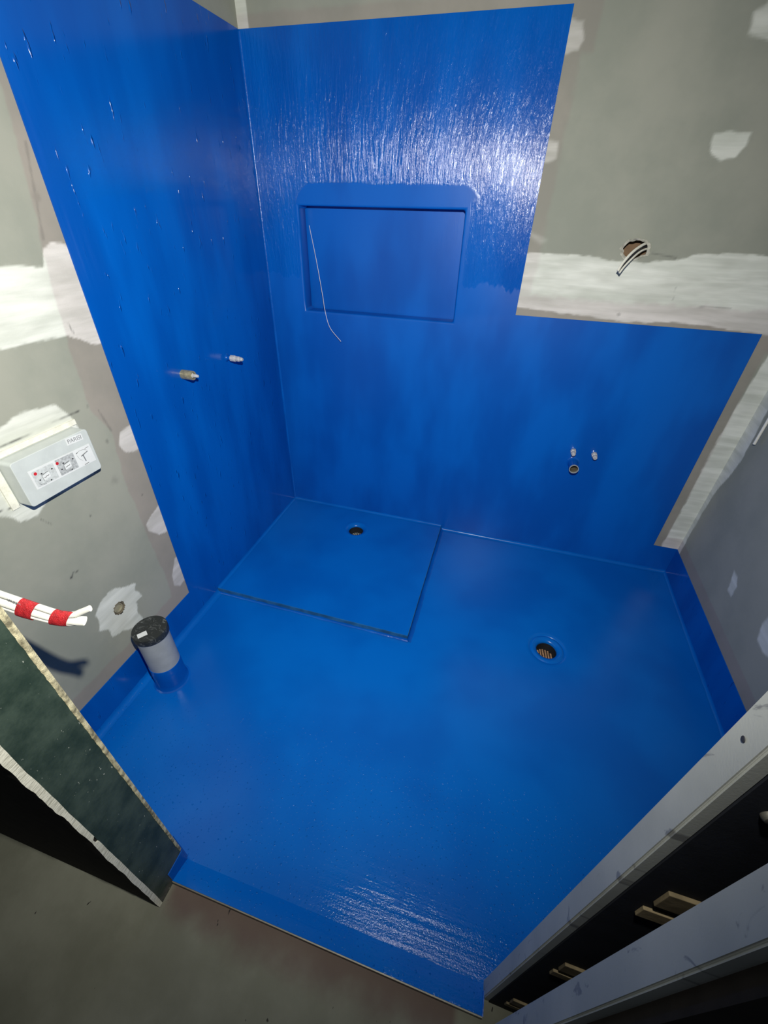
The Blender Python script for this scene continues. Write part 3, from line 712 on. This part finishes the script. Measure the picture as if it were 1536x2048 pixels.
def mid(t):  # centre line of the bundle, t is x
    def at(P):
        for (a, b) in zip(P[:-1], P[1:]):
            if b[0] <= t <= a[0]:
                k = (t-a[0])/(b[0]-a[0]); return Vector(a).lerp(Vector(b), k)
    return at(A_), at(C_)
def tape(x0, x1):
    bm = bmesh.new(); prev = None
    for i in range(9):
        x = x0 + (x1-x0)*i/8; a, c_ = mid(x); m_ = (a+c_)/2; q = (a-c_).normalized(); half = (a-c_).length/2 + 0.0062
        s = Vector((1, -0.05, 0.02)).cross(q).normalized(); sh = 0.004*math.sin(3*i/8)
        cur = [bm.verts.new(m_ + Vector((0.006*math.sin(ang), 0, 0)) + q*half*math.sin(ang) + s*0.0078*math.cos(ang)*(1+0.04*random.random())) for ang in [2*math.pi*k/20 for k in range(20)]]
        if prev:
            for k in range(20): bm.faces.new((prev[k], prev[(k+1)%20], cur[(k+1)%20], cur[k]))
        prev = cur
    obj('red_tape', bm, M_TAPE, cb, True)
tape(0.347, 0.379); tape(0.414, 0.449)
# pencilled word on the top cable
sc = [(0.329,0.904),(0.331,0.899),(0.334,0.904),(0.336,0.899),(0.338,0.903),(0.341,0.897),(0.344,0.903),(0.346,0.895),(0.349,0.901),(0.352,0.895),(0.354,0.900),(0.357,0.894)]
sweep('handwritten_mark', catmull([(x, -1.6345, z+0.0015) for x, z in sc], 4), 0.0004, 0.0004, M_INKG, cb)

# cable out of the hole in the back wall
hc = empty('wall_cable', (1.48, 0.0, 1.40), 'grey-white cable pair poking out of a ragged hole, upper back wall', 'cable')
cable_b = catmull([(1.56, 0.05, 1.425), (1.525, 0.02, 1.422), (1.498, -0.012, 1.412), (1.470, -0.045, 1.392), (1.448, -0.065, 1.362), (1.438, -0.075, 1.338)])
sweep('cable_core', cable_b, 0.0046, 0.0034, M_CABLE, hc, up=(0.3, -1, 0.2))
cable_b2 = catmull([(1.57, 0.05, 1.405), (1.530, 0.02, 1.404), (1.503, -0.010, 1.396), (1.479, -0.042, 1.378), (1.457, -0.062, 1.352), (1.445, -0.074, 1.332)])
sweep('cable_core', cable_b2, 0.0034, 0.0030, M_CABLE, hc, up=(0.3, -1, 0.2))
sweep('black_conductor', catmull([(1.55, 0.04, 1.412), (1.516, 0.012, 1.409), (1.489, -0.030, 1.399), (1.463, -0.052, 1.372), (1.442, -0.068, 1.3345)]), 0.0030, 0.0026, M_CABLEB, hc, up=(0.3, -1, 0.2))
# torn paper rim and cavity behind the hole
bm = bmesh.new(); n = len(HOLE_B); r0 = random.Random(9)
inn = [bm.verts.new((1.487+(x-1.487)*0.96, -0.001, 1.402+(z-1.402)*0.96)) for x, z in HOLE_B]
out = [bm.verts.new((1.487+(x-1.487)*(1.13+0.12*r0.random()), -0.001-0.005*r0.random(), 1.402+(z-1.402)*(1.13+0.15*r0.random()))) for x, z in HOLE_B]
bk = [bm.verts.new((x, 0.013, z)) for x, z in HOLE_B]
for i in range(n):
    j = (i+1) % n; bm.faces.new((inn[i], inn[j], out[j], out[i])); bm.faces.new((bk[i], bk[j], inn[j], inn[i]))
obj('torn_hole_rim', bm, simple('torn_board_paper', (0.40, 0.39, 0.33), 0.9, 0.1, var=0.3, scale=90), wall_back)
box('wall_cavity', 1.40, 1.60, 0.070, 0.075, 1.32, 1.48, M_INSUL, wall_back)

# thin wire dangling out of the niche
nw = sweep('dangling_wire', catmull([(0.189,0.072,1.434),(0.223,0.048,1.309),(0.256,0.020,1.175),(0.275,-0.004,1.112),(0.302,-0.020,1.047),(0.360,-0.035,0.994)], 8), 0.0012, 0.0012, M_WIRE, None, n=8)
tag(nw, 'thin pale wire dangling from the left side of the wall niche', 'wire')
# cable hanging down the right wall
rc = sweep('hanging_cable', [Vector((2.087,-0.142,0.797)), Vector((2.087,-0.141,0.90)), Vector((2.088,-0.140,1.02)), Vector((2.096,-0.139,1.08)), Vector((2.108,-0.139,1.10))], 0.0052, 0.0045, M_CABLE, None, up=(0,1,0))
tag(rc, 'short pale cable hanging down the right wall near the back corner', 'cable')

# ------------------------------------------------------------------ sliding door pocket frame on the right of the doorway
pf = empty('pocket_door_frame', (JR+0.02, -1.775, 0), 'pale steel sliding-door pocket frame with dark slot, right of the doorway', 'door frame')
def channel(name, y0, y1, depth, z0, par):
    bm = bmesh.new(); t = 0.0016
    prof = [(JR+depth, y0), (JR, y0), (JR, y1), (JR+depth, y1)]
    outer = prof; inn = [(JR+depth, y0+t), (JR+t, y0+t), (JR+t, y1-t), (JR+depth, y1-t)] if y0 < y1 else None
    loop = outer + inn[::-1]
    lo = [bm.verts.new((x, y, z0)) for x, y in loop]; hi = [bm.verts.new((x, y, 2.12)) for x, y in loop]
    k = len(loop)
    for i in range(k): bm.faces.new((lo[i], lo[(i+1) % k], hi[(i+1) % k], hi[i]))
    bmesh.ops.bevel(bm, geom=[e for e in bm.edges if abs(e.verts[0].co.z-e.verts[1].co.z) > 1 and all(abs(q.co.x-JR) < 1e-5 for q in e.verts)], offset=0.0022, segments=3, affect='EDGES')
    o = obj(name, bm, M_STEEL, par, True)
    m = o.modifiers.new('e', 'EDGE_SPLIT'); m.split_angle = math.radians(35); return o
ist = channel('inner_stud', -1.746, -1.714, 0.013, 0.0, pf)
ost = channel('outer_stud', -1.831, -1.7965, 0.032, 0.0, pf)
lathe('screw', (JR-0.0005, -1.7295, 1.186), (-1,0,0), [(0.0025, 0.0), (0.0022, 0.0004), (0, 0.0006)], M_INK, ist, 16)
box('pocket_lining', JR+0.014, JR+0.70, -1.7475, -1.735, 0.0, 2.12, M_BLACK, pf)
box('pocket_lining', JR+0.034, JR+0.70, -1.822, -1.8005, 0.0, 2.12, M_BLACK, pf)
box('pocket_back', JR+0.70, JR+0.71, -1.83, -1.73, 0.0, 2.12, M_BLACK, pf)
for z in (0.155, 0.552, 0.937, 1.335):
    box('batten', JR+0.037, JR+0.62, -1.7515, -1.7476, z-0.085, z-0.060, M_TIMBER, pf, 0.001)
    box('batten', JR+0.040, JR+0.62, -1.7520, -1.7476, z-0.040, z, M_TIMBER, pf, 0.001)
lathe('bolt', (JR+0.0375, -1.7475, 1.128), (0,-1,0), [(0.0065, 0.0), (0.0065, 0.002), (0.005, 0.0045), (0.0022, 0.005), (0.0018, 0.0035), (0, 0.0035)], M_ALU, pf, 20)
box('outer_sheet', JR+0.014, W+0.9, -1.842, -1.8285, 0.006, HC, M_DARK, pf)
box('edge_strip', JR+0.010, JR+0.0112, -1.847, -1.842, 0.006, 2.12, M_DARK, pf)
